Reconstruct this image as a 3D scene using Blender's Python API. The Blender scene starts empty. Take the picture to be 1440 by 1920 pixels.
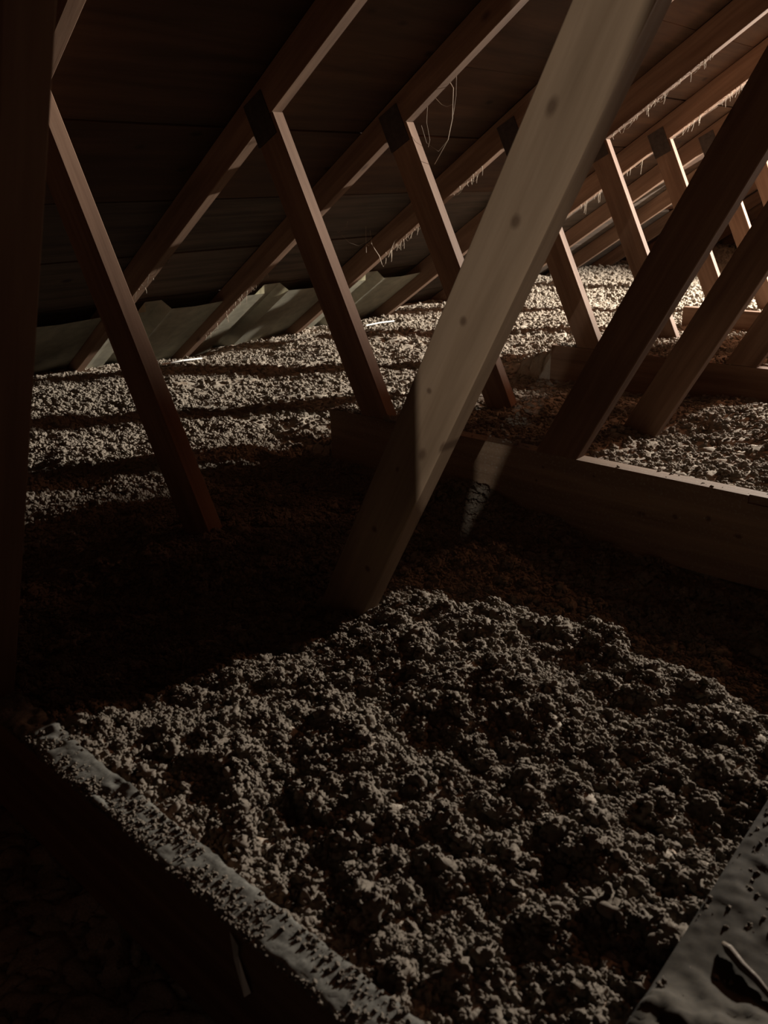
import bpy, bmesh, math, random
import numpy as np
from mathutils import Vector, Matrix
random.seed(7)
SC = bpy.context.scene
COL = SC.collection

# ------------------------------------------------------------------ camera
CAM_POS = Vector((1.47598495, -0.88173067, 0.56080301))
FW = Vector((-0.62516708, 0.68642952, -0.37145744))
RT = Vector((0.74599778, 0.66544778, -0.02581791))
UP = Vector((-0.22946335, 0.29324694, 0.92809095))
cd = bpy.data.cameras.new('camera')
cam = bpy.data.objects.new('camera', cd); COL.objects.link(cam)
M = Matrix((RT, UP, -FW)).transposed().to_4x4(); M.translation = CAM_POS
cam.matrix_world = M
cd.sensor_fit = 'VERTICAL'; cd.sensor_height = 36.0; cd.sensor_width = 27.0
cd.lens = 36.0 * 1505.289 / 1920.0
cd.clip_start = 0.02; cd.clip_end = 60
cd.dof.use_dof = True; cd.dof.focus_distance = 1.9; cd.dof.aperture_fstop = 11
SC.camera = cam

# ------------------------------------------------------------------ world, lights, exposure
SC.view_settings.view_transform = 'Standard'
SC.view_settings.look = 'None'
SC.view_settings.gamma = 1.0
SC.view_settings.use_curve_mapping = False
SC.view_settings.exposure = -0.22
w = bpy.data.worlds.new('attic_air'); SC.world = w; w.use_nodes = True
w.node_tree.nodes['Background'].inputs[0].default_value = (1.0, 0.38, 0.19, 1)
w.node_tree.nodes['Background'].inputs[1].default_value = 0.045
LAMP = Vector((1.265, 4.845, 1.15))
LAMP_AIM = Vector((0.0, 0.8, -0.05))
LAMP_E = 2750.0
TORCH = Vector((1.50, -1.40, 0.40))
TORCH_AIM = Vector((0.78, 0.0, 0.40))
TORCH_E = 43.0

def add_light(name, kind, loc, energy, color, size):
    d = bpy.data.lights.new(name, kind); d.energy = energy; d.color = color
    d.shadow_soft_size = size
    o = bpy.data.objects.new(name, d); COL.objects.link(o); o.location = loc
    return o
l1 = add_light('work_lamp_light', 'SPOT', LAMP, LAMP_E, (1.0, 0.925, 0.82), 0.032)
l1.data.spot_size = math.radians(152); l1.data.spot_blend = 0.85
l1.rotation_euler = (LAMP_AIM - LAMP).to_track_quat('-Z', 'Y').to_euler()
l3 = add_light('warm_fill_light', 'POINT', Vector((1.70, 2.90, 1.45)), 52.0, (1.0, 0.42, 0.22), 0.12)  # warm fill added to lift the brown shadows, not a bulb of the attic
l2 = add_light('torch_light', 'SPOT', TORCH, TORCH_E, (1.0, 0.90, 0.78), 0.003)
l2.data.spot_size = math.radians(36); l2.data.spot_blend = 0.15
l2.rotation_euler = (TORCH_AIM - TORCH).to_track_quat('-Z', 'Y').to_euler()

# ------------------------------------------------------------------ geometry of the roof
S = 0.61
ZR, PR = 0.9259, 0.651                      # underside of the rafters: z = ZR + PR x
XAF, MA = 0.1178, -2.0092                   # right edge of the short web at z = 0
XBL, XBR, MB = 0.5601, 0.6630, 1.9315       # left and right edge of the long web at z = 0
XS = -0.1047                                # where the tall tie timbers start
T = 0.037
SL = math.hypot(1, PR)
DEP = 0.089
XRIDGE = 1.66
YK = {-1: -0.61, 0: 0.005, 1: 0.641, 2: 1.184, 3: 1.827, 4: 2.443, 5: 3.052}
for k in range(6, 15): YK[k] = k*S
YK[-2] = -1.22
DX = {-1: -0.088, 0: 0.015, 1: -0.001, 2: -0.013, 3: -0.015, 4: -0.012}
DZ = {0: 0.017, 1: 0.002, 2: 0.006, 3: -0.001, 4: -0.020, 5: -0.006}
KS = list(range(-2, 15))

# ------------------------------------------------------------------ helpers
def tag(o, label=None, cat=None, group=None, kind=None):
    if label: o['label'] = label
    if cat: o['category'] = cat
    if group: o['group'] = group
    if kind: o['kind'] = kind
    return o
def empty(name, loc, label=None, cat=None, group=None, kind=None):
    o = bpy.data.objects.new(name, None); COL.objects.link(o); o.location = loc
    o.empty_display_size = .05
    return tag(o, label, cat, group, kind)
def link(name, me, mat, parent=None, mw=None):
    o = bpy.data.objects.new(name, me); COL.objects.link(o)
    if mat is not None and not me.materials: me.materials.append(mat)
    if parent is not None:
        o.parent = parent
        if mw is not None: o.matrix_local = Matrix.Translation(-parent.location) @ mw
        else: o.matrix_local = Matrix.Translation(-parent.location)
    elif mw is not None: o.matrix_world = mw
    return o
def bm_done(bm, name, smooth=False):
    me = bpy.data.meshes.new(name); bmesh.ops.recalc_face_normals(bm, faces=bm.faces)
    bm.to_mesh(me); bm.free()
    if smooth:
        for p in me.polygons: p.use_smooth = True
    return me
def box_bm(bm, x0, x1, y0, y1, z0, z1):
    vs = [bm.verts.new(c) for c in ((x0,y0,z0),(x1,y0,z0),(x1,y1,z0),(x0,y1,z0),(x0,y0,z1),(x1,y0,z1),(x1,y1,z1),(x0,y1,z1))]
    for f in ((0,3,2,1),(4,5,6,7),(0,1,5,4),(1,2,6,5),(2,3,7,6),(3,0,4,7)): bm.faces.new([vs[i] for i in f])
def bevel_all(bm, off, seg=1):
    bmesh.ops.bevel(bm, geom=[e for e in bm.edges if e.is_manifold and e.calc_face_angle(0) > .5], offset=off, segments=seg, profile=.5, affect='EDGES')
def member(name, p0, p1, width, thick, mat, parent, side, cuts=(), bev=.0018):
    """Timber in the truss plane (constant y). p0->p1 is one EDGE line (x,z) at the front plane y=side;
    the timber lies to the left of p0->p1 (in x,z with z up). Local X runs along the length."""
    y0 = side
    a = Vector((p0[0], p0[1])); b = Vector((p1[0], p1[1])); d = (b-a); L = d.length; d /= L
    nrm = Vector((-d.y, d.x))                       # left of direction
    mw = Matrix(((d.x, 0, nrm.x, a.x), (0, 1, 0, y0), (d.y, 0, nrm.y, a.y), (0, 0, 0, 1)))
    bm = bmesh.new(); box_bm(bm, 0, L, 0, thick, 0, width)
    inv = mw.inverted()
    for (pt, n) in cuts:                            # n points to the side removed
        lp = inv @ Vector((pt[0], y0, pt[1])); ln = inv.to_3x3() @ Vector((n[0], 0, n[1]))
        r = bmesh.ops.bisect_plane(bm, geom=bm.verts[:]+bm.edges[:]+bm.faces[:], plane_co=lp, plane_no=ln, clear_outer=True)
        es = [e for e in r['geom_cut'] if isinstance(e, bmesh.types.BMEdge)]
        if es: bmesh.ops.contextual_create(bm, geom=es)
    bmesh.ops.recalc_face_normals(bm, faces=bm.faces)
    bevel_all(bm, bev)
    return link(name, bm_done(bm, name), mat, parent, mw)
def tube_bm(bm, pts, r, n=5):
    pts = [Vector(p) for p in pts]; rings = []
    for i, p in enumerate(pts):
        t = (pts[min(i+1, len(pts)-1)]-pts[max(i-1, 0)]).normalized()
        u = t.orthogonal().normalized(); v = t.cross(u)
        rr = r[i] if isinstance(r, (list, tuple)) else r
        rings.append([bm.verts.new(p+(u*math.cos(2*math.pi*j/n)+v*math.sin(2*math.pi*j/n))*rr) for j in range(n)])
    for a, b in zip(rings, rings[1:]):
        for j in range(n): bm.faces.new((a[j], a[(j+1) % n], b[(j+1) % n], b[j]))
    bm.faces.new(rings[0]); bm.faces.new(rings[-1])

# ------------------------------------------------------------------ materials
def new_mat(name, rough=.85):
    m = bpy.data.materials.new(name); m.use_nodes = True
    nt = m.node_tree; b = nt.nodes['Principled BSDF']; b.inputs['Roughness'].default_value = rough
    b.inputs['Specular IOR Level'].default_value = .25
    return m, nt, b
def nd(nt, t, **kw):
    n = nt.nodes.new(t)
    for k, v in kw.items():
        if k in n.inputs: n.inputs[k].default_value = v
        else: setattr(n, k, v)
    return n
def ramp(nt, stops, src):
    r = nt.nodes.new('ShaderNodeValToRGB'); e = r.color_ramp.elements
    while len(e) < len(stops): e.new(.5)
    for q, (p, c) in zip(e, stops):
        q.position = p; q.color = (*c, 1) if len(c) == 3 else c
    nt.links.new(src, r.inputs[0]); return r
def mixc(nt, fac, a, b, mode='MIX'):
    m = nt.nodes.new('ShaderNodeMix'); m.data_type = 'RGBA'; m.blend_type = mode
    L = nt.links
    for i, v in ((0, fac), (6, a), (7, b)):
        if hasattr(v, 'is_output') or isinstance(v, bpy.types.NodeSocket): L.new(v, m.inputs[i])
        elif i == 0: m.inputs[0].default_value = v
        else: m.inputs[i].default_value = (*v, 1)
    return m.outputs[2]
def wood(name, base, dark, knots=None, gscale=1.0, dust=0.0, rough=.8):
    m, nt, b = new_mat(name, rough); L = nt.links
    tc = nd(nt, 'ShaderNodeTexCoord'); oi = nd(nt, 'ShaderNodeObjectInfo')
    off = nd(nt, 'ShaderNodeVectorMath', operation='MULTIPLY_ADD')
    cmb = nd(nt, 'ShaderNodeCombineXYZ')
    for i in range(3): L.new(oi.outputs['Random'], cmb.inputs[i])
    L.new(cmb.outputs[0], off.inputs[0]); off.inputs[1].default_value = (13, 7, 5); L.new(tc.outputs['Object'], off.inputs[2])
    mp = nd(nt, 'ShaderNodeMapping'); L.new(off.outputs[0], mp.inputs[0]); mp.inputs['Scale'].default_value = (1.3*gscale, 26*gscale, 26*gscale)
    n1 = nd(nt, 'ShaderNodeTexNoise', Scale=1.6, Detail=7.0, Roughness=.62, Distortion=.35); L.new(mp.outputs[0], n1.inputs[0])
    mp2 = nd(nt, 'ShaderNodeMapping'); L.new(off.outputs[0], mp2.inputs[0]); mp2.inputs['Scale'].default_value = (.8, 5, 5)
    n2 = nd(nt, 'ShaderNodeTexNoise', Scale=2.2, Detail=4.0, Distortion=.8); L.new(mp2.outputs[0], n2.inputs[0])
    r1 = ramp(nt, [(.3, dark), (.62, base)], n1.outputs[0])
    r2 = ramp(nt, [(.3, (.72, .70, .68)), (.7, (1.12, 1.10, 1.08))], n2.outputs[0])
    c = mixc(nt, 1.0, r1.outputs[0], r2.outputs[0], 'MULTIPLY')
    # general small knots
    mp3 = nd(nt, 'ShaderNodeMapping'); L.new(off.outputs[0], mp3.inputs[0]); mp3.inputs['Scale'].default_value = (5.0, 9.0, 9.0)
    v = nd(nt, 'ShaderNodeTexVoronoi', Scale=1.0); L.new(mp3.outputs[0], v.inputs[0])
    kr = ramp(nt, [(.05, (1, 1, 1)), (.13, (0, 0, 0))], v.outputs['Distance'])
    ks = nd(nt, 'ShaderNodeSeparateColor'); L.new(v.outputs['Color'], ks.inputs[0])
    km = nd(nt, 'ShaderNodeMath', operation='GREATER_THAN'); L.new(ks.outputs[0], km.inputs[0]); km.inputs[1].default_value = .55
    kk = nd(nt, 'ShaderNodeMath', operation='MULTIPLY'); L.new(kr.outputs[0], kk.inputs[0]); L.new(km.outputs[0], kk.inputs[1])
    kfac = kk.outputs[0]
    if knots is not None:
        sep = nd(nt, 'ShaderNodeSeparateXYZ'); L.new(tc.outputs['Object'], sep.inputs[0])
        acc = None
        for (kx, kz, rx, rz) in knots:
            a = nd(nt, 'ShaderNodeMath', operation='MULTIPLY_ADD'); L.new(sep.outputs[0], a.inputs[0]); a.inputs[1].default_value = 1/rx; a.inputs[2].default_value = -kx/rx
            bb = nd(nt, 'ShaderNodeMath', operation='MULTIPLY_ADD'); L.new(sep.outputs[2], bb.inputs[0]); bb.inputs[1].default_value = 1/rz; bb.inputs[2].default_value = -kz/rz
            cc = nd(nt, 'ShaderNodeCombineXYZ'); L.new(a.outputs[0], cc.inputs[0]); L.new(bb.outputs[0], cc.inputs[1])
            ln = nd(nt, 'ShaderNodeVectorMath', operation='LENGTH'); L.new(cc.outputs[0], ln.inputs[0])
            mr = nd(nt, 'ShaderNodeMapRange'); L.new(ln.outputs['Value'], mr.inputs[0]); mr.inputs[1].default_value = .55; mr.inputs[2].default_value = 1.5; mr.inputs[3].default_value = 1; mr.inputs[4].default_value = 0
            if acc is None: acc = mr.outputs[0]
            else:
                mx = nd(nt, 'ShaderNodeMath', operation='MAXIMUM'); L.new(acc, mx.inputs[0]); L.new(mr.outputs[0], mx.inputs[1]); acc = mx.outputs[0]
        kfac = acc
    kf = nd(nt, 'ShaderNodeMath', operation='MULTIPLY'); L.new(kfac, kf.inputs[0]); kf.inputs[1].default_value = .75
    c = mixc(nt, kf.outputs[0], c, (dark[0]*.35, dark[1]*.28, dark[2]*.25))
    if dust > 0:
        nz = nd(nt, 'ShaderNodeTexNoise', Scale=160.0, Detail=4.0, Roughness=.7); L.new(tc.outputs['Object'], nz.inputs[0])
        dr = ramp(nt, [(.62-dust*.3, (0, 0, 0)), (.75-dust*.3, (1, 1, 1))], nz.outputs[0])
        c = mixc(nt, dr.outputs[0], c, (.25, .22, .18))
    vr = nd(nt, 'ShaderNodeMapRange'); L.new(oi.outputs['Random'], vr.inputs[0]); vr.inputs[3].default_value = .86; vr.inputs[4].default_value = 1.12
    hv = nd(nt, 'ShaderNodeHueSaturation'); L.new(vr.outputs[0], hv.inputs['Value']); L.new(c, hv.inputs['Color'])
    L.new(hv.outputs[0], b.inputs['Base Color'])
    bp = nd(nt, 'ShaderNodeBump', Strength=.25, Distance=.0015); L.new(n1.outputs[0], bp.inputs['Height']); L.new(bp.outputs[0], b.inputs['Normal'])
    return m

PINE = wood('pine_timber', (.200, .124, .082), (.128, .071, .044))
DECK = wood('roof_board_wood', (.072, .038, .021), (.036, .018, .010), gscale=.55)
DECK_OLD = wood('aged_roof_board_wood', (.10, .075, .058), (.045, .033, .026), gscale=.8)
def insul_mat():
    m, nt, b = new_mat('loose_fill_insulation', .95); L = nt.links
    b.inputs['Specular IOR Level'].default_value = .05
    tc = nd(nt, 'ShaderNodeTexCoord')
    n1 = nd(nt, 'ShaderNodeTexNoise', Scale=9.0, Detail=6.0, Roughness=.6); L.new(tc.outputs['Object'], n1.inputs[0])
    n2 = nd(nt, 'ShaderNodeTexNoise', Scale=420.0, Detail=4.0, Roughness=.7); L.new(tc.outputs['Object'], n2.inputs[0])
    r1 = ramp(nt, [(.3, (.31, .265, .215)), (.7, (.43, .38, .315))], n1.outputs[0])
    r2 = ramp(nt, [(.3, (.68, .67, .66)), (.6, (1.08, 1.08, 1.08))], n2.outputs[0])
    c = mixc(nt, 1.0, r1.outputs[0], r2.outputs[0], 'MULTIPLY')
    v = nd(nt, 'ShaderNodeTexVoronoi', Scale=55.0); L.new(tc.outputs['Object'], v.inputs[0])
    sc = nd(nt, 'ShaderNodeSeparateColor'); L.new(v.outputs['Color'], sc.inputs[0])
    rr = ramp(nt, [(.80, (0, 0, 0)), (.97, (.55, .55, .55))], sc.outputs[0])
    c = mixc(nt, rr.outputs[0], c, (.27, .185, .125))
    L.new(c, b.inputs['Base Color'])
    n3 = nd(nt, 'ShaderNodeTexNoise', Scale=260.0, Detail=5.0, Roughness=.75, Distortion=.6); L.new(tc.outputs['Object'], n3.inputs[0])
    bp = nd(nt, 'ShaderNodeBump', Strength=.9, Distance=.0035); L.new(n3.outputs[0], bp.inputs['Height']); L.new(bp.outputs[0], b.inputs['Normal'])
    return m
INSUL = insul_mat()
def plain(name, col, rough=.7, metal=0, noise=0.0, nscale=30):
    m, nt, b = new_mat(name, rough); L = nt.links
    b.inputs['Metallic'].default_value = metal
    tc = nd(nt, 'ShaderNodeTexCoord'); n = nd(nt, 'ShaderNodeTexNoise', Scale=float(nscale), Detail=5.0); L.new(tc.outputs['Object'], n.inputs[0])
    r = ramp(nt, [(.3, tuple(c*(1-noise) for c in col)), (.7, tuple(min(1, c*(1+noise)) for c in col))], n.outputs[0])
    L.new(r.outputs[0], b.inputs['Base Color'])
    return m
PLATE = plain('dull_plate_metal', (.05, .038, .032), .6, .3, .25, 60)
BAFFLE = plain('pale_foam_baffle', (.50, .48, .385), .75, 0, .15, 25)
WHITE = plain('white_plastic', (.85, .86, .84), .5, 0, .03)
WEBM = plain('dusty_cobweb', (.26, .21, .16), .9, 0, .2, 90)
DRYWALL = plain('drywall', (.35, .32, .28), .9, 0, .1)
BLACKM = plain('black_metal', (.03, .03, .03), .5, .6, .1)

# ------------------------------------------------------------------ noise fields (numpy)
def h2(ix, iy, s):
    a = (ix.astype(np.int64)*374761393 + iy.astype(np.int64)*668265263 + s*1442695041) & 0xffffffff
    a = ((a ^ (a >> 13))*1274126177) & 0xffffffff
    a = (a ^ (a >> 16)) & 0xffffffff
    return a/4294967296.0
def vnoise(x, y, s):
    ix = np.floor(x); iy = np.floor(y); fx = x-ix; fy = y-iy
    fx = fx*fx*(3-2*fx); fy = fy*fy*(3-2*fy)
    a = h2(ix, iy, s); b = h2(ix+1, iy, s); c = h2(ix, iy+1, s); d = h2(ix+1, iy+1, s)
    return (a*(1-fx)+b*fx)*(1-fy)+(c*(1-fx)+d*fx)*fy
def billow(x, y, cell, s):
    """rounded lumps: 0..1 height, and unit-less offset from the lump centre"""
    X = x/cell; Y = y/cell; ix = np.floor(X); iy = np.floor(Y)
    best = np.zeros_like(X); ox = np.zeros_like(X); oy = np.zeros_like(X)
    for dx in (-1, 0, 1):
        for dy in (-1, 0, 1):
            cx = ix+dx; cy = iy+dy
            px = cx+h2(cx, cy, s); py = cy+h2(cx, cy, s+1); rad = .62+.5*h2(cx, cy, s+2); amp = .55+.45*h2(cx, cy, s+3)
            ex = X-px; ey = Y-py; d2 = (ex*ex+ey*ey)/(rad*rad)
            hgt = amp*np.sqrt(np.clip(1-d2, 0, 1))
            m = hgt > best
            best = np.where(m, hgt, best); ox = np.where(m, ex*cell, ox); oy = np.where(m, ey*cell, oy)
    return best, ox, oy
def sstep(a, b, x):
    t = np.clip((x-a)/(b-a), 0, 1); return t*t*(3-2*t)
# control heights (x, y, z) of the insulation top, per strip between the exposed ties
NEAR = [(.2,.0,-.10),(.1,.0,-.13),(.5,0,-.165),(.62,.03,-.15),(.42,.62,-.13),(.56,.62,-.155),(.7,.62,-.175),(.83,.62,-.19),(.95,.6,-.20),(1.1,.6,-.20),(1.3,.5,-.20),
        (-.1,.62,-.16),(.25,.5,-.17),(.6,.35,-.16),(.8,.33,-.18),(.75,.18,-.17),(1.0,.35,-.20),(1.0,.22,-.19),(1.25,.25,-.20),(1.45,.2,-.2),
        (.72,.03,-.085),(.85,.05,-.07),(1.0,.06,-.065),(1.15,.0,-.065),(1.28,-.12,-.06),(.8,-.15,-.06),(1.0,-.15,-.045),(.7,-.35,-.06),(.9,-.4,-.04),(1.15,-.35,-.045),(1.3,-.4,-.03),(.8,-.52,-.035),(.8,-.575,-.018),(1.0,-.575,-.018),(.68,-.565,-.02),(1.2,-.575,-.02),(1.0,-.52,-.035),(1.2,-.55,-.035),
        (.55,-.15,-.15),(.5,-.35,-.16),(.55,-.5,-.09),(.3,-.3,-.17),(.1,-.3,-.17),(0,.3,-.16),(-.25,-.3,-.15),(-.35,0,-.13),(-.35,.35,-.12),(-.7,.1,-.10),(-1.0,.1,-.08),(-1.2,.2,-.055),(-1.58,.3,-.06),(-1.75,.3,-.12),(-1.3,-.5,-.08),(-.6,-.5,-.12),(-.8,.5,-.10),(-1.22,.6,-.055),(-1.6,.6,-.07),(-1.75,.6,-.13)]
MID = [(.16,1.18,-.085),(.03,1.18,-.11),(.5,1.18,-.075),(.6,1.18,-.10),(-.03,.72,-.03),(-.14,.70,-.14),(-.20,.78,-.125),(.2,.7,-.015),(.5,.72,-.03),(.75,.72,-.04),(1.0,.72,-.03),(1.3,.72,-.03),(.8,1.0,-.05),(1.0,1.2,-.02),(1.4,1.2,-.02),(.9,1.5,-.05),
       (-.1,1.8,-.14),(.27,1.8,-.145),(.7,1.8,-.115),(1.2,1.8,-.08),(.3,1.5,-.12),(-.3,.8,-.11),(-.3,1.3,-.11),(-.7,1.0,-.10),(-1.1,1.0,-.07),(-1.21,.9,-.055),(-1.45,.9,-.10),(-1.7,1.2,-.15),(-1.45,1.5,-.10),(-1.7,1.6,-.14),(-.7,1.6,-.10),(-1.1,1.6,-.07),(.2,.95,-.06)]
FAR = [(-.05,1.92,-.03),(.3,1.92,-.02),(.7,1.92,-.02),(1.3,1.92,-.02),(.3,2.4,-.06),(.9,2.4,-.04),(-.3,2.0,-.10),(-.7,2.2,-.09),(-1.2,2.0,-.055),(-1.45,2.1,-.08),(-1.7,2.2,-.11),(-1.5,3,-.075),(-.8,3,-.08),(0,3,-.10),(.8,3,-.08),
       (-1.5,4.5,-.03),(-.6,4.5,-.06),(.4,4.5,-.07),(1.2,4.5,-.06),(-1.5,7,-.02),(0,7,-.05),(1.2,7,-.05),(-1,9.5,-.02),(1,9.5,-.04)]
def idw(pts, x, y, r=.10):
    num = np.zeros_like(x); den = np.zeros_like(x)
    for px, py, pz in pts:
        wgt = 1/((x-px)**2+(y-py)**2+r*r)**2
        num += wgt*pz; den += wgt
    return num/den
def base_height(x, y):
    zn = idw(NEAR, x, y, .06); zm = idw(MID, x, y, .08); zf = idw(FAR, x, y, .15)
    wd = np.maximum(.012, (XS-x)*.9)
    y1 = YK[1]+T/2; y3 = YK[3]+T/2
    a = sstep(-.5, .5, (y-y1)/wd); b = sstep(-.5, .5, (y-y3)/wd)
    z = (zn*(1-a)+zm*a)*(1-b)+zf*b
    # in front of the nearest tie the fill lies low
    c = sstep(0, .01, y-(YK[-1]+T/2))
    z = z*c+(-.18)*(1-c)
    return z
def insulation(xs, ys):
    X, Y = np.meshgrid(xs, ys)
    wx = X+.05*(vnoise(X*14, Y*14, 5)-.5)+.018*(vnoise(X*48, Y*48, 15)-.5)+.006*(vnoise(X*130, Y*130, 17)-.5)
    wy = Y+.05*(vnoise(X*14, Y*14, 6)-.5)+.018*(vnoise(X*48, Y*48, 16)-.5)+.006*(vnoise(X*130, Y*130, 18)-.5)
    Z = base_height(X, Y)
    DXo = np.zeros_like(X); DYo = np.zeros_like(X)
    big = .45+.95*vnoise(X*5, Y*5, 33)
    for f, amp, s in ((8, .014, 91), (17, .010, 92)):
        Z += (vnoise(X*f, Y*f, s)-.5)*amp
    for cell, amp, k, s in ((.080, .013, .20, 21), (.036, .015, .45, 41), (.0165, .0110, .45, 61), (.0085, .0045, .3, 81)):
        hgt, ox, oy = billow(wx, wy, cell, s)
        Z += (hgt-.5)*amp*big
        DXo += ox*hgt*k*.6; DYo += oy*hgt*k*.6
    return X+DXo, Y+DYo, Z
def grid_mesh(name, X, Y, Z, keep=None):
    ny, nx = X.shape
    co = np.stack([X, Y, Z], -1).reshape(-1, 3).astype(np.float32)
    i = np.arange(ny*nx).reshape(ny, nx)
    q = np.stack([i[:-1, :-1], i[:-1, 1:], i[1:, 1:], i[1:, :-1]], -1).reshape(-1, 4)
    if keep is not None: q = q[keep.reshape(-1)]
    me = bpy.data.meshes.new(name); me.vertices.add(len(co)); me.vertices.foreach_set('co', co.reshape(-1))
    me.loops.add(q.size); me.loops.foreach_set('vertex_index', q.reshape(-1).astype(np.int32))
    me.polygons.add(len(q)); me.polygons.foreach_set('loop_start', np.arange(0, q.size, 4, dtype=np.int32))
    me.polygons.foreach_set('use_smooth', np.ones(len(q), dtype=bool))
    me.update(calc_edges=True); return me
def spaced(a, b, fn):
    out = [a]
    while out[-1] < b: out.append(out[-1]+fn(out[-1]))
    return np.array(out)

# ------------------------------------------------------------------ the setting: floor, insulation, roof boards, gable
bm = bmesh.new(); box_bm(bm, -2.2, 3.6, -2.4, 9.7, -.33, -.315)
tag(link('floor', bm_done(bm, 'floor'), DRYWALL), kind='structure')

fx = lambda x: .0062 if x < -.2 else (.0034 if x < 1.42 else .012)
fy = lambda y: .02 if y < -1.0 else (.0034 if y < .66 else min(.016, .0042+(y-.66)*.0028))
xs_ = spaced(-1.72, 3.5, fx); ys_ = spaced(-2.3, 9.6, fy)
IX, IY, IZ = insulation(xs_, ys_)
me = grid_mesh('loose_fill_insulation', IX, IY, IZ)
print('insulation quads', len(me.polygons))
tag(link('loose_fill_insulation', me, INSUL), 'grey-brown loose clumpy insulation filling the attic floor between the timbers', 'insulation', kind='stuff')


# small fluffy granules lying all over the fill, instanced on points by geometry nodes (part of the same uncountable stuff)
def granule_mesh(seed):
    rr = random.Random(seed); bm = bmesh.new()
    bmesh.ops.create_icosphere(bm, subdivisions=3, radius=1.0)
    cs = [(Vector((rr.gauss(0, 1), rr.gauss(0, 1), rr.gauss(0, 1))).normalized(), rr.uniform(.35, .62)) for _ in range(15)]
    from mathutils import noise as N
    for v in bm.verts:
        d = v.co.normalized(); h = .52
        for c, r in cs:
            t = (d-c).length/r
            if t < 1: h = max(h, .52+.42*math.sqrt(1-t*t)*(.6+r))
        h *= 1+.20*N.noise(d*5.5+Vector((seed*3.1, 0, 0)))+.12*N.noise(d*11+Vector((0, seed*2.3, 0)))
        v.co = d*h
    bmesh.ops.scale(bm, vec=(rr.uniform(.85, 1.25), rr.uniform(.8, 1.1), rr.uniform(.65, .9)), verts=bm.verts)
    return bm_done(bm, 'granule', True)
GR = bpy.data.collections.new('granules')
for i in range(7):
    m_ = granule_mesh(i+1); m_.materials.append(INSUL)
    GR.objects.link(bpy.data.objects.new('granule', m_))
def granules(name, pts, sc, label, mat, parent=None, cat='insulation'):
    n = len(pts); rng = np.random.default_rng(n)
    me = bpy.data.meshes.new(name); me.vertices.add(n); me.vertices.foreach_set('co', np.asarray(pts, dtype=np.float32).reshape(-1))
    at = me.attributes.new('sc', 'FLOAT', 'POINT'); at.data.foreach_set('value', np.asarray(sc, dtype=np.float32))
    at = me.attributes.new('rt', 'FLOAT_VECTOR', 'POINT'); at.data.foreach_set('vector', (rng.random((n, 3))*[.9, .9, 6.28]).astype(np.float32).reshape(-1))
    o = bpy.data.objects.new(name, me); COL.objects.link(o); me.materials.append(mat)
    if parent is not None: o.parent = parent; o.matrix_local = Matrix.Translation(-parent.location)
    g = bpy.data.node_groups.new('granules', 'GeometryNodeTree')
    g.interface.new_socket(name='Geometry', in_out='INPUT', socket_type='NodeSocketGeometry')
    g.interface.new_socket(name='Geometry', in_out='OUTPUT', socket_type='NodeSocketGeometry')
    N = g.nodes; Lk = g.links
    gi = N.new('NodeGroupInput'); go = N.new('NodeGroupOutput'); mp = N.new('GeometryNodeMeshToPoints')
    ci = N.new('GeometryNodeCollectionInfo'); ci.inputs['Collection'].default_value = GR
    ci.inputs['Separate Children'].default_value = True; ci.inputs['Reset Children'].default_value = True
    ip = N.new('GeometryNodeInstanceOnPoints'); ip.inputs['Pick Instance'].default_value = True
    a1 = N.new('GeometryNodeInputNamedAttribute'); a1.data_type = 'FLOAT'; a1.inputs['Name'].default_value = 'sc'
    a2 = N.new('GeometryNodeInputNamedAttribute'); a2.data_type = 'FLOAT_VECTOR'; a2.inputs['Name'].default_value = 'rt'
    Lk.new(gi.outputs[0], mp.inputs[0]); Lk.new(mp.outputs[0], ip.inputs['Points']); Lk.new(ci.outputs[0], ip.inputs['Instance'])
    Lk.new(a1.outputs[0], ip.inputs['Scale']); Lk.new(a2.outputs[0], ip.inputs['Rotation']); Lk.new(ip.outputs[0], go.inputs[0])
    md = o.modifiers.new('granules', 'NODES'); md.node_group = g
    return tag(o, label, cat if parent is None else None, kind='stuff')
def sample_surface(x0, x1, y0, y1, n, rng):
    """random points on the displaced fill surface"""
    ix = rng.uniform(np.searchsorted(xs_, x0), np.searchsorted(xs_, x1)-1.01, n); iy = rng.uniform(np.searchsorted(ys_, y0), np.searchsorted(ys_, y1)-1.01, n)
    # keep area-uniform despite the varying grid step
    a = ix.astype(int); b = iy.astype(int)
    st = (xs_[a+1]-xs_[a])*(ys_[b+1]-ys_[b]); keep = rng.random(n) < st/st.max()
    a = a[keep]; b = b[keep]
    return np.stack([IX[b, a], IY[b, a], IZ[b, a]], -1)
RNG = np.random.default_rng(3)
P_, S_ = [], []
for (x0, x1, y0, y1, n, smin, smax) in ((-.2, 1.41, -.6, .64, 150000, .0024, .0075), (-1.6, -.2, -.6, .64, 60000, .0050, .012),
        (-1.6, 1.7, .66, 1.83, 75000, .0050, .0125), (-1.6, 1.6, 1.85, 3.6, 70000, .0065, .015), (-1.6, 1.2, 3.6, 8, 50000, .010, .022), (-.2, 1.5, -1.3, -.6, 16000, .005, .011)):
    p = sample_surface(x0, x1, y0, y1, n, RNG)
    s = smin+(smax-smin)*RNG.random(len(p))**2.6
    p[:, 2] += s*RNG.uniform(-.3, .55, len(p)); P_.append(p); S_.append(s)
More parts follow.
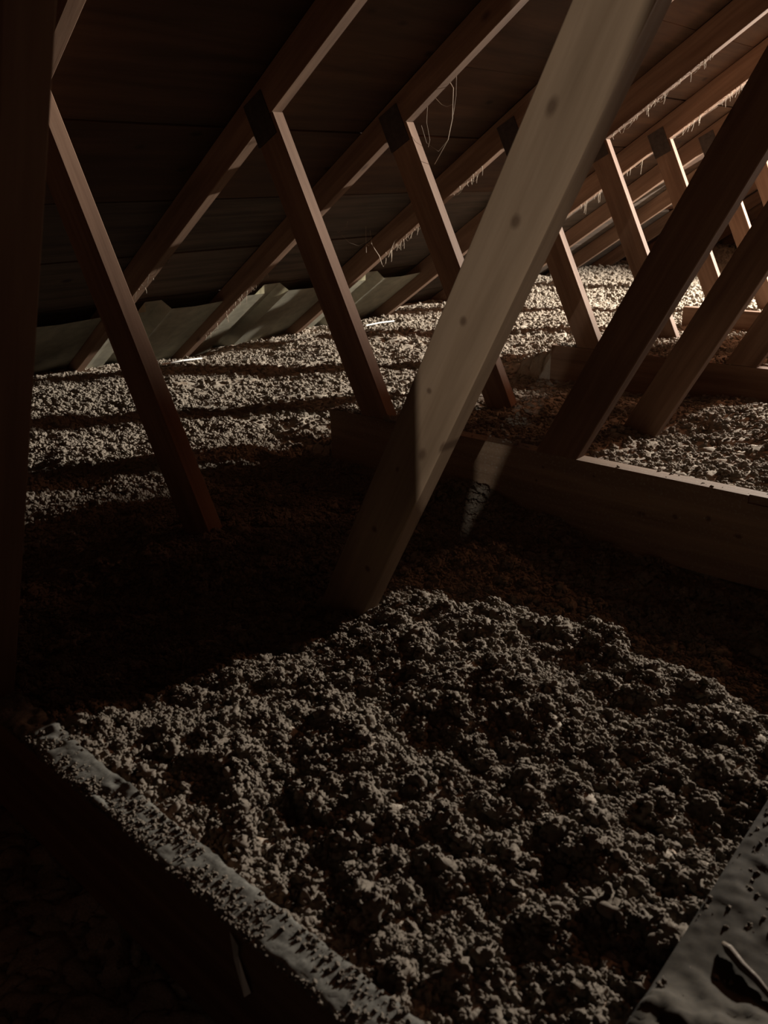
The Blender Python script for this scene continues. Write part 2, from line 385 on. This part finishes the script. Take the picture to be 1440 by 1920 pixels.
# bigger clumps in the near bays, each crusted with small granules
pb = sample_surface(-.15, 1.40, -.58, .62, 3600, RNG); sb = .007+.013*RNG.random(len(pb))**2.0
pb[:, 2] += sb*.25; P_.append(pb); S_.append(sb)
m = 26; dv = RNG.normal(size=(len(pb), m, 3)); dv[:, :, 2] = np.abs(dv[:, :, 2])*.9-.15; dv /= np.linalg.norm(dv, axis=2, keepdims=True)
ps = (pb[:, None, :]+dv*(sb[:, None, None]*RNG.uniform(.72, .98, (len(pb), m, 1)))*[1.05, 1.0, .85]).reshape(-1, 3)
P_.append(ps); S_.append(np.repeat(sb, m)*RNG.uniform(.14, .34, len(ps)))
P_ = np.concatenate(P_); S_ = np.concatenate(S_); print('granules', len(P_))
granules('insulation_granules', P_, S_, 'small fluffy clumps scattered loose over the top of the attic insulation', INSUL)

ceil = empty('ceiling', (0, 0, 0), kind='structure')
edges = [-2.40, -1.80, -1.47, -1.145, -.829, -.496, -.172, .152, .476, .80, 1.124, 1.448, 1.772, 2.02]
gap = {-1.145: .012, -.496: .007, -1.47: .01}
segs_y = [-2.4, YK[0]+T/2, YK[3]+T/2, YK[6]+T/2, YK[9]+T/2, YK[12]+T/2, 9.6]
for i, (a0, a1) in enumerate(zip(edges, edges[1:])):
    for j, (ya, yb) in enumerate(zip(segs_y, segs_y[1:])):
        rr = random.Random(i*31+j)
        g0 = gap.get(a0, .0022) if j < 2 else .003; g1 = gap.get(a1, .0022)*.3
        sh = rr.uniform(-.004, .004) if j < 2 else rr.uniform(-.03, .0)+.08*(j % 2)
        if a0 < -1.2: sh = 0
        bm = bmesh.new()
        # board local: X along y (length), Y thickness up, Z along slope
        L = yb-ya-.004; W = a1-a0-g0-g1; n = 8
        vs = []
        for q in range(n+1):
            t = q/n; wob = rr.uniform(-.0012, .0012)
            vs.append([bm.verts.new(c) for c in ((L*t, 0, wob), (L*t, .019, wob), (L*t, .019, W+wob), (L*t, 0, W+wob))])
        for p, r in zip(vs, vs[1:]):
            for e in range(4): bm.faces.new((p[e], p[(e+1) % 4], r[(e+1) % 4], r[e]))
        bm.faces.new(vs[0]); bm.faces.new(vs[-1])
        me = bm_done(bm, 'roof_board')
        al = a0+g0+sh
        u = Vector((1/SL, 0, PR/SL)); nn = Vector((-PR/SL, 0, 1/SL))
        org = Vector((0, 0, ZR))+u*al+nn*(DEP+rr.uniform(0, .003)); org.y = ya+.002
        mw = Matrix(((0, nn.x, u.x, org.x), (1, 0, 0, org.y), (0, nn.z, u.z, org.z), (0, 0, 0, 1)))
        link('roof_board', me, DECK_OLD if a0 < -1.1 else DECK, ceil, mw)

bm = bmesh.new(); box_bm(bm, -2.12, -2.10, -2.4, 9.6, -.6, -.2)
tag(link('wall_left', bm_done(bm, 'wall_left'), DECK_OLD), kind='structure')
gw = empty('wall_back', (0, 9.6, 0), kind='structure')
for i in range(9):
    z0 = -.3+i*.27
    bm = bmesh.new(); box_bm(bm, -2.2, 3.6, 9.6, 9.62, z0, z0+.266); bevel_all(bm, .002)
    link('wall_board', bm_done(bm, 'wall_board'), DECK, gw)

# ------------------------------------------------------------------ trusses
def Lx(side, z, dx=0):      # x of an edge line at height z
    if side == 'A': return XAF+dx+z/MA
    if side == 'BL': return XBL+dx+z/MB
    return XBR+dx+z/MB
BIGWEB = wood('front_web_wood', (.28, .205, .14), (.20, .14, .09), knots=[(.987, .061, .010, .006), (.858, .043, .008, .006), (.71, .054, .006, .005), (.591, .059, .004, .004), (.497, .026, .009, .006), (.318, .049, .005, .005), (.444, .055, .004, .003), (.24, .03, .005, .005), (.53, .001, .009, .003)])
TIE1 = wood('front_tie_wood', (.25, .175, .12), (.165, .11, .072), knots=[(.927, -.088, .008, .004), (.999, -.078, .005, .005), (1.066, -.065, .005, .005), (1.127, -.087, .007, .004), (.686, -.034, .0035, .003), (.67, -.069, .003, .003), (.813, -.029, .003, .003)], dust=.25)
LBL = {
 -2: 'pine roof truss behind the viewer, outside the frame',
 -1: 'nearest pine roof truss, its dust-covered tie crossing the bottom left corner',
 0: 'pine roof truss whose big pale diagonal web crosses the middle of the view',
 1: 'pine roof truss with a cut-ended tie just behind the big pale diagonal',
 2: 'pine roof truss whose webs sink straight into insulation behind the first cut-ended tie',
 3: 'pine roof truss with a shorter-looking cut-ended tie further back at right',
 4: 'pine roof truss just beyond the second cut-ended tie, tie buried',
 5: 'pine roof truss with the third cut-ended tie, seen between the dark diagonals',
}
ORD = ['first pine', 'second pine', 'third pine', 'fourth pine', 'fifth pine', 'sixth pine', 'seventh pine', 'eighth pine', 'last pine roof']
for k in KS:
    y = YK[k]; dx = DX.get(k, 0); dz = DZ.get(k, 0)
    lab = LBL.get(k, '%s truss beyond the one with the third cut-ended tie' % ORD[k-6] if 6 <= k < 15 else None)
    tr = empty('roof_truss', (0, y, -.2), lab, 'truss', 'roof trusses in a row')
    if k >= 6: tr['group'] = 'distant roof trusses'
    # rafter: underside edge from the eave up to the ridge
    z0 = ZR+dz
    e0 = (-2.3, z0-PR*2.3); e1 = (XRIDGE+.02, z0+PR*(XRIDGE+.02))
    member('rafter', e0, e1, DEP-dz/SL-.0006, T, PINE, tr, y, cuts=[((XRIDGE, 0), (1, 0))])
    # short web: right edge from z=-.13 up to the rafter underside, timber on the left
    zt = ZR+dz
    p0 = (Lx('A', -.26, dx), -.26); p1 = (Lx('A', 1.2, dx), 1.2)
    odd = k % 2 != 0
    member('short_web', p0, p1, .089, T, PINE, tr, y, cuts=[((0, zt-.001), (-PR, 1)), ((0, .0005 if odd else -.21), (0, -1))])
    # long web: right edge, timber on the left going up
    q0 = (Lx('BR', -.26, dx), -.26); q1 = (Lx('BR', 2.6, dx), 2.6)
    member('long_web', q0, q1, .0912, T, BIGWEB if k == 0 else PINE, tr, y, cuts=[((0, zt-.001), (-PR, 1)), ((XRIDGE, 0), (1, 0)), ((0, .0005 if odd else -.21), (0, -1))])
    # tie
    if odd:
        bm = bmesh.new()
        L = 3.45-XS; H = .185 if k == 1 else .16
        thick = T
        if k == 1:          # notch on the front arris
            box_bm(bm, 0, 1.135, 0, thick, -H, 0); box_bm(bm, 1.135, L, .007, thick, -H, 0); box_bm(bm, 1.135, L, 0, .007, -H, -.016)
        else: box_bm(bm, 0, L, 0, thick, -H, 0)
        bevel_all(bm, .0015)
        mw = Matrix.Translation((XS if k != 1 else XS, y, 0))
        if k == 1:
            mw = mw @ Matrix.Rotation(-.003, 4, 'Y')
        o = link('bottom_chord', bm_done(bm, 'bottom_chord'), TIE1 if k == 1 else PINE, tr, mw)
        bm = bmesh.new(); box_bm(bm, 0, 1.75, 0, thick, -.285, -.196); bevel_all(bm, .0015)
        link('bottom_chord', bm_done(bm, 'bottom_chord'), PINE, tr, Matrix.Translation((-1.70, y, 0)))
    else:
        bm = bmesh.new(); box_bm(bm, 0, 5.2, 0, T, -.300, -.211); bevel_all(bm, .0015)
        link('bottom_chord', bm_done(bm, 'bottom_chord'), PINE, tr, Matrix.Translation((-1.70, y, 0)))
    # dark plate at the head of the short web
    bm = bmesh.new(); W = .080; Hh = .115
    box_bm(bm, 0, Hh, -.0035, -.0003, 0, W); bevel_all(bm, .001)
    zc = z0+PR*(-.26+dx)
    a = (Lx('A', zc-.045, dx)+.002, zc-.045)
    d = Vector((1/MA, 1)).normalized(); nr = Vector((-d.y, d.x))
    o = (a[0]+nr.x*.012, a[1]+nr.y*.012)
    mw = Matrix(((d.x, 0, nr.x, o[0]), (0, 1, 0, y), (d.y, 0, nr.y, o[1]), (0, 0, 0, 1)))
    tag(link('gusset_plate', bm_done(bm, 'gusset_plate'), PLATE, tr, mw), 'dark plate over the joint')

# ------------------------------------------------------------------ vent baffles at the eave, one per bay
for k in range(-1, 4):
    ya = YK[k]+T+.004; yb = YK[k+1]-.004; Wd = yb-ya
    rr = random.Random(k+50)
    prof = [(0, .050), (.14, .046), (.27, .046), (.275, .016), (.42, .016), (.50, .048), (.72, .052), (1, .046)]
    prof = [(t*Wd if i in (0,) else t*Wd, o) for i, (t, o) in enumerate(prof)]
    u = Vector((1/SL, 0, PR/SL)); nn = Vector((-PR/SL, 0, 1/SL))
    bm = bmesh.new(); top = -1.462+rr.uniform(-.012, .012)
    nseg = 10; rows = []
    for r_ in range(nseg+1):
        al = top-(.60)*r_/nseg; row = []
        for (yy, off) in prof:
            tt = al+(.018 if (off < .03 and r_ == 0) else 0)
            P = Vector((0, 0, ZR))+u*tt+nn*(DEP-off); P.y = ya+yy; row.append(bm.verts.new(P))
        rows.append(row)
    for a, b in zip(rows, rows[1:]):
        for i in range(len(prof)-1): bm.faces.new((a[i], a[i+1], b[i+1], b[i]))
    bmesh.ops.solidify(bm, geom=bm.faces[:], thickness=.003)
    where = {-1: 'in the dark bay behind the left post', 0: 'in the bay behind the leftmost lit web', 1: 'in the bay left of the second slanting web', 2: 'in the bay with the second white strip', 3: 'in the bay behind the big diagonal'}
    o = link('vent_baffle', bm_done(bm, 'vent_baffle'), BAFFLE)
    tag(o, 'pale grey folded vent baffle '+where.get(k, 'between the rafters of two far trusses, hardly visible'), 'baffle', 'vent baffles at the eave')

# ------------------------------------------------------------------ fluff lying on the timbers
def fluff(name, boxes, smin, smax, parent, label, seed, lift=.0):
    rng = np.random.default_rng(seed); P = []; Sx = []
    for (x0, x1, y0, y1, z, n, h) in boxes:
        p = np.stack([rng.uniform(x0, x1, n), rng.uniform(y0, y1, n), np.full(n, z)], -1)
        c = vnoise(p[:, 0]*14, p[:, 1]*40, seed)*vnoise(p[:, 0]*45, p[:, 1]*45, seed+1)
        keep = c > .07+.22*rng.random(n)**2; p = p[keep]
        sc = smin+(smax-smin)*rng.random(len(p))**3
        p[:, 2] += lift+sc*rng.uniform(.0, .5, len(p))+h*c[keep]*rng.random(len(p)); P.append(p); Sx.append(sc)
    return granules(name, np.concatenate(P), np.concatenate(Sx), label, INSUL, parent)
TR = {}
for o in bpy.data.objects:
    if o.name.startswith('roof_truss'):
        for k in KS:
            if abs(o.location.y-YK[k]) < 1e-4: TR[k] = o
# dust mat on the nearest tie: a thin bumpy felt plus granules
xs2 = np.arange(.5, 1.6, .0030); ys2 = np.arange(YK[-1]-.001, YK[-1]+T+.0012, .0027)
X2, Y2 = np.meshgrid(xs2, ys2)
ed = np.minimum(Y2-(YK[-1]-.001), YK[-1]+T+.001-Y2)/.006
Z2 = .0008+.0022*np.clip(ed, 0, 1)**.5*(.7+.6*vnoise(X2*60, Y2*60, 3))+.0013*vnoise(X2*300, Y2*300, 4)
for px, pr, ph in ((.66, .04, .010), (.70, .03, .006), (.835, .022, .007), (.55, .05, .014)):
    Z2 += ph*np.exp(-((X2-px)/pr)**2)*vnoise(X2*110, Y2*110, 8)
Y2 = Y2+.0016*(vnoise(X2*170, Y2*3, 12)-.5)*2*(ed < .6)
FELT = plain('grey_dust_felt', (.118, .114, .099), .95, 0, .30, 300)
dm = grid_mesh('dust_layer', X2, Y2, Z2); o = link('dust_layer', dm, FELT, TR[-1]); tag(o, 'grey felt of dust on the near tie', kind='stuff')
fluff('dust_clumps', [(.5, 1.45, YK[-1]+.001, YK[-1]+T-.001, .0025, 5200, .001), (.55, .72, YK[-1], YK[-1]+T, .003, 800, .012), (.80, .86, YK[-1], YK[-1]+T, .003, 200, .010), (.55, 1.4, YK[-1]-.002, YK[-1]+.005, .001, 2600, .001)], .0008, .0034, TR[-1], 'fluffy grey crumbs on the near tie', 11)
fluff('dust_clumps', [(-.09, .13, YK[1]+.001, YK[1]+T, .001, 500, .012), (.70, 1.5, YK[1]+.004, YK[1]+T, .0, 160, .0), (.13, .6, YK[1]+.014, YK[1]+T, .0, 200, .006)], .0015, .0062, TR[1], 'insulation crumbs on the first cut-ended tie', 12)
fluff('dust_clumps', [(-.09, .6, YK[3]+.004, YK[3]+T, .0, 500, .006)], .003, .008, TR[3], 'insulation crumbs on the second cut-ended tie', 13)
# heap of insulation against the foot of the web on the first cut-ended tie
fluff('insulation_heap', [(.06, .24, YK[1]+T, YK[1]+T+.05, -.02, 420, .03), (.10, .20, YK[1]-.002, YK[1]+.03, .0, 240, .022)], .004, .009, TR[1], 'small brown heap at the foot of the web', 14)

# ------------------------------------------------------------------ dusty board at the right, lying across the ties
bd = empty('walkway_board', (1.50, -.3, .012), 'dust-covered brown board lying flat in the bottom right corner', 'board')
xs3 = np.arange(1.335, 1.75, .0026); ys3 = np.arange(-1.05, .55, .0034)
X3, Y3 = np.meshgrid(xs3, ys3)
bm = bmesh.new(); box_bm(bm, 1.335, 1.75, -1.05, .55, .0015, .0185); bevel_all(bm, .001)
link('board_panel', bm_done(bm, 'board_panel'), PINE, bd)
hb, ox, oy = billow(X3+.004*vnoise(X3*200, Y3*200, 2), Y3, .010, 71); hc, ox, oy = billow(X3, Y3, .0045, 75)
msk = sstep(.45, .8, vnoise(X3*70, Y3*70, 9))
edg = np.clip((X3-1.335)/.006, 0, 1)**.5
pile = sstep(-.43, -.50, Y3+.35*(X3-1.335)*-1+.012*(vnoise(X3*60, Y3*60, 10)-.5))
hp, ox, oy = billow(X3, Y3, .022, 78)
Z3 = .0185+edg*(.0014+.0018*hb*msk+.0006*hc+.0012*vnoise(X3*120, Y3*120, 11)+.0012*vnoise(X3*35, Y3*35, 13))+pile*(.008+.012*hp+.004*hc)*edg
BDUST = plain('board_dust', (.031, .0245, .0155), .95, 0, .25, 240)
tag(link('dust_layer', grid_mesh('dust_layer', X3, Y3, Z3), BDUST, bd), 'brown-grey matted dust over the board', kind='stuff')
fluff('dust_clumps', [(1.337, 1.50, -.62, -.15, .0205, 1500, .001), (1.34, 1.5, -.62, -.45, .024, 1200, .012)], .0007, .0030, bd, 'loose crumbs on the dusty board', 15)
bm = bmesh.new(); tube_bm(bm, [(1.362, -.388, .024), (1.368, -.394, .0275), (1.380, -.401, .027), (1.392, -.405, .026), (1.412, -.416, .024)], [.0012, .0034, .0038, .0032, .0016], 7)
for v in bm.verts: v.co.z += .0008*math.sin(v.co.x*900)
tag(link('wood_splinter', bm_done(bm, 'wood_splinter', True), wood('dusty_splinter', (.10, .078, .055), (.06, .045, .032), dust=.2)), 'dusty finger-sized wood splinter lying on the board at bottom right', 'splinter')

# ------------------------------------------------------------------ small pieces at the eave
def stick(a, b, label):
    bm = bmesh.new(); a = Vector(a); b = Vector(b); mid = (a+b)/2+Vector((0, 0, .003)); tube_bm(bm, [a, mid, b], .0034, 6)
    tag(link('white_strip', bm_done(bm, 'white_strip'), WHITE), label, 'strip', 'white strips on the insulation')
stick((-1.205, .825, -.034), (-1.205, 1.010, -.040), 'white plastic strip on the insulation right of the leftmost lit web')
stick((-1.195, 1.960, -.036), (-1.165, 2.130, -.034), 'white plastic strip on the insulation behind the second slanting web')
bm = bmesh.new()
pts = [(1.0, -.001), (1.013, -.006), (1.008, -.022), (1.018, -.040), (1.020, -.056), (1.012, -.066), (1.006, -.050), (1.004, -.028)]  # outline of a thin pale ragged sheet on the tie's front face
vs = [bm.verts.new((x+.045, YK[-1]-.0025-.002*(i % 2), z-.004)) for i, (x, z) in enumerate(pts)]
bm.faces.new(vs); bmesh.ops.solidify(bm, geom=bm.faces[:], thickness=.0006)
tag(link('pale_streak', bm_done(bm, 'pale_streak'), plain('pale_streak_grey', (.72, .74, .70), .8, 0, .1)), 'thin ragged pale streak on the face of the nearest tie', 'paper')

# ------------------------------------------------------------------ cobwebs
def strands(name, label, lines, mat=WEBM):
    bm = bmesh.new()
    for pts, r in lines:
        tube_bm(bm, pts, r, 4)
    return tag(link(name, bm_done(bm, name), mat), label, 'cobweb', 'cobwebs under the roof')
def sag(a, b, s, n=9, jit=.002, seed=0):
    rr = random.Random(seed); a = Vector(a); b = Vector(b)
    return [a.lerp(b, i/n)+Vector((rr.uniform(-jit, jit), rr.uniform(-jit, jit), -s*4*(i/n)*(1-i/n)+rr.uniform(-jit, jit))) for i in range(n+1)]
def P(u, v, y):
    d = FW+(u-720)/1505.289*RT-(v-960)/1505.289*UP
    return CAM_POS+d*((y-CAM_POS.y)/d.y)
L_ = [([P(u, v, 1.24) for u, v in ((840, 148), (850, 165), (849, 195), (848, 222), (840, 262), (826, 288), (815, 308))], [.0011, .0014, .0010, .0018, .0013, .0010, .0008])]
L_ += [([P(u, v, 1.24) for u, v in ((848, 196), (838, 200), (828, 196), (815, 182))], .0006), ([P(u, v, 1.24) for u, v in ((802, 190), (800, 230), (806, 262), (803, 276))], .0005),
       ([P(u, v, 1.22) for u, v in ((790, 235), (800, 268), (822, 284), (838, 265))], .0006), ([P(u, v, 1.24) for u, v in ((856, 140), (855, 180), (850, 215))], .0005)]
strands('cobweb', 'long dusty cobweb strand hanging from the third rafter right of the lit web', L_)
L_ = [([P(u, v, 1.70) for u, v in ((690, 455), (697, 457), (703, 468), (711, 480), (716, 495), (719, 500), (723, 494), (724, 484), (716, 482))], [.0008, .0014, .0018, .0017, .0014, .0016, .0013, .0012, .0008]),
      ([P(u, v, 1.70) for u, v in ((686, 412), (686, 440), (687, 474))], .0007), ([P(u, v, 1.70) for u, v in ((686, 456), (691, 461), (697, 457), (694, 432))], .0006),
      ([P(u, v, 1.70) for u, v in ((728, 482), (733, 468), (740, 452), (745, 448))], [.0020, .0022, .0012, .0006]),
      ([P(u, v, 1.55) for u, v in ((610, 405), (622, 420), (634, 436), (650, 425), (655, 395), (651, 355))], .0006),
      ([P(u, v, 1.6) for u, v in ((640, 440), (655, 455), (672, 461), (690, 452), (697, 445))], .0005)]
strands('cobweb', 'looped dusty cobweb hanging between the second slanting web and the rafter', L_)
# dust strings along rafter arrises
def fringe(k, xa, xb, n, lmax, label, seed):
    rr = random.Random(seed); LN = []
    dz = DZ.get(k, 0)
    for i in range(n):
        x = rr.uniform(xa, xb); yy = YK[k]+rr.uniform(0, T); z = ZR+dz+PR*x
        l = lmax*rr.random()**2.2+.006
        LN.append(([Vector((x, yy, z+.001)), Vector((x+rr.uniform(-.004, .004), yy+rr.uniform(-.003, .003), z-l*.5)), Vector((x+rr.uniform(-.006, .006), yy, z-l))], [.0016, .0010, .0006]))
    for i in range(n//3):
        x = rr.uniform(xa, xb-.06); z = ZR+dz+PR*x; x2 = x+rr.uniform(.02, .06); yy = YK[k]+rr.uniform(0, T)
        LN.append((sag((x, yy, z), (x2, yy, ZR+dz+PR*x2), rr.uniform(.005, .02), 6, .001, seed+i), .0007))
    strands('cobweb', label, LN)
fringe(3, -.95, -.42, 34, .045, 'fringe of dusty cobweb threads under the rafter behind the third slanting web', 1)
fringe(4, -.24, .15, 40, .03, 'bright fringe of cobweb threads under the rafter right of the big diagonal', 2)
fringe(5, -.25, .15, 30, .04, 'pale cobweb threads under the rafter beside the dark right diagonal', 3)
fringe(4, -.95, -.4, 30, .05, 'cobweb threads low under the rafter behind the big diagonal', 4)
fringe(1, -1.25, -.85, 12, .02, 'short cobweb threads under the lower end of the second rafter', 5)
fringe(2, -1.45, -1.0, 26, .025, 'cobweb threads along the low rafter above the left white strip', 6)
fringe(5, -1.1, -.35, 34, .06, 'hanging cobweb threads deep between the far rafters', 7)

# ------------------------------------------------------------------ lamps, an added fill light and added light blockers outside the frame
def lamp_body(name, loc, aim, r, label, mat, stand=None):
    e = empty(name, loc, label, 'lamp')
    d = (aim-loc).normalized(); q = d.to_track_quat('-Z', 'Y').to_matrix().to_4x4()
    bm = bmesh.new(); n = 24; prof = [(r*1.0, -.01), (r*.95, .02), (r*.6, .07), (r*.45, .12), (0.001, .125)]
    rings = [[bm.verts.new((a*math.cos(2*math.pi*i/n), a*math.sin(2*math.pi*i/n), z)) for i in range(n)] for a, z in prof]
    for a, b in zip(rings, rings[1:]):
        for i in range(n): bm.faces.new((a[i], a[(i+1) % n], b[(i+1) % n], b[i]))
    bmesh.ops.solidify(bm, geom=bm.faces[:], thickness=.002)
    link('lamp_shade', bm_done(bm, 'lamp_shade', True), mat, e, Matrix.Translation(loc) @ q)
    if stand:
        bm = bmesh.new(); tube_bm(bm, [loc-d*.10, Vector(stand[0]), Vector(stand[1])], .010, 8)
        link('lamp_pole', bm_done(bm, 'lamp_pole'), mat, e)
lamp_body('work_lamp', LAMP, LAMP_AIM, .075, 'black work lamp on a pole, outside the frame', BLACKM, ((1.47, 4.83, 1.05), (1.47, 4.83, -.2)))
bu = empty('fill_light', (1.7, 2.9, 1.45), 'added warm fill light at the right, unseen, outside the frame', 'lamp')  # stands for the added warm fill, no visible source
bm = bmesh.new(); tube_bm(bm, [(1.7, 2.9, 1.60), (1.7, 2.9, 2.1)], .02, 8); link('fill_light_holder', bm_done(bm, 'fill_light_holder'), BLACKM, bu)
lamp_body('hand_torch', TORCH, TORCH_AIM, .022, 'black hand torch behind the viewer, outside the frame', BLACKM, ((1.60, -1.62, .38), (1.60, -1.62, -.2)))
Yb = -1.0
bm = bmesh.new(); box_bm(bm, 1.00, 1.2737, Yb, Yb+.019, -.17, .80); bevel_all(bm, .001)  # unseen panel added to cut the left side of the torch beam
DARKP = plain('black_light_blocker', (.012, .010, .009), .9, 0, .1)
tag(link('upright_light_blocker', bm_done(bm, 'upright_light_blocker'), DARKP), 'unseen upright panel added behind the viewer to trim the torch beam', 'light blocker')
bm = bmesh.new()
EX = lambda z: 1.310+.407*(z-.3223)  # slanted edge of a second added panel, cuts the beam's right side
c = [(EX(-.17), -.17), (1.56, -.17), (1.80, .80), (EX(.80), .80)]
f = [bm.verts.new((x, Yb-.02, z)) for x, z in c]; g = [bm.verts.new((x, Yb-.002, z)) for x, z in c]
bm.faces.new(f); bm.faces.new(g)
for i in range(4): bm.faces.new((f[i], f[(i+1) % 4], g[(i+1) % 4], g[i]))
tag(link('slanted_light_blocker', bm_done(bm, 'slanted_light_blocker'), DARKP), 'unseen slant-edged panel added behind the viewer to trim the torch beam', 'light blocker')
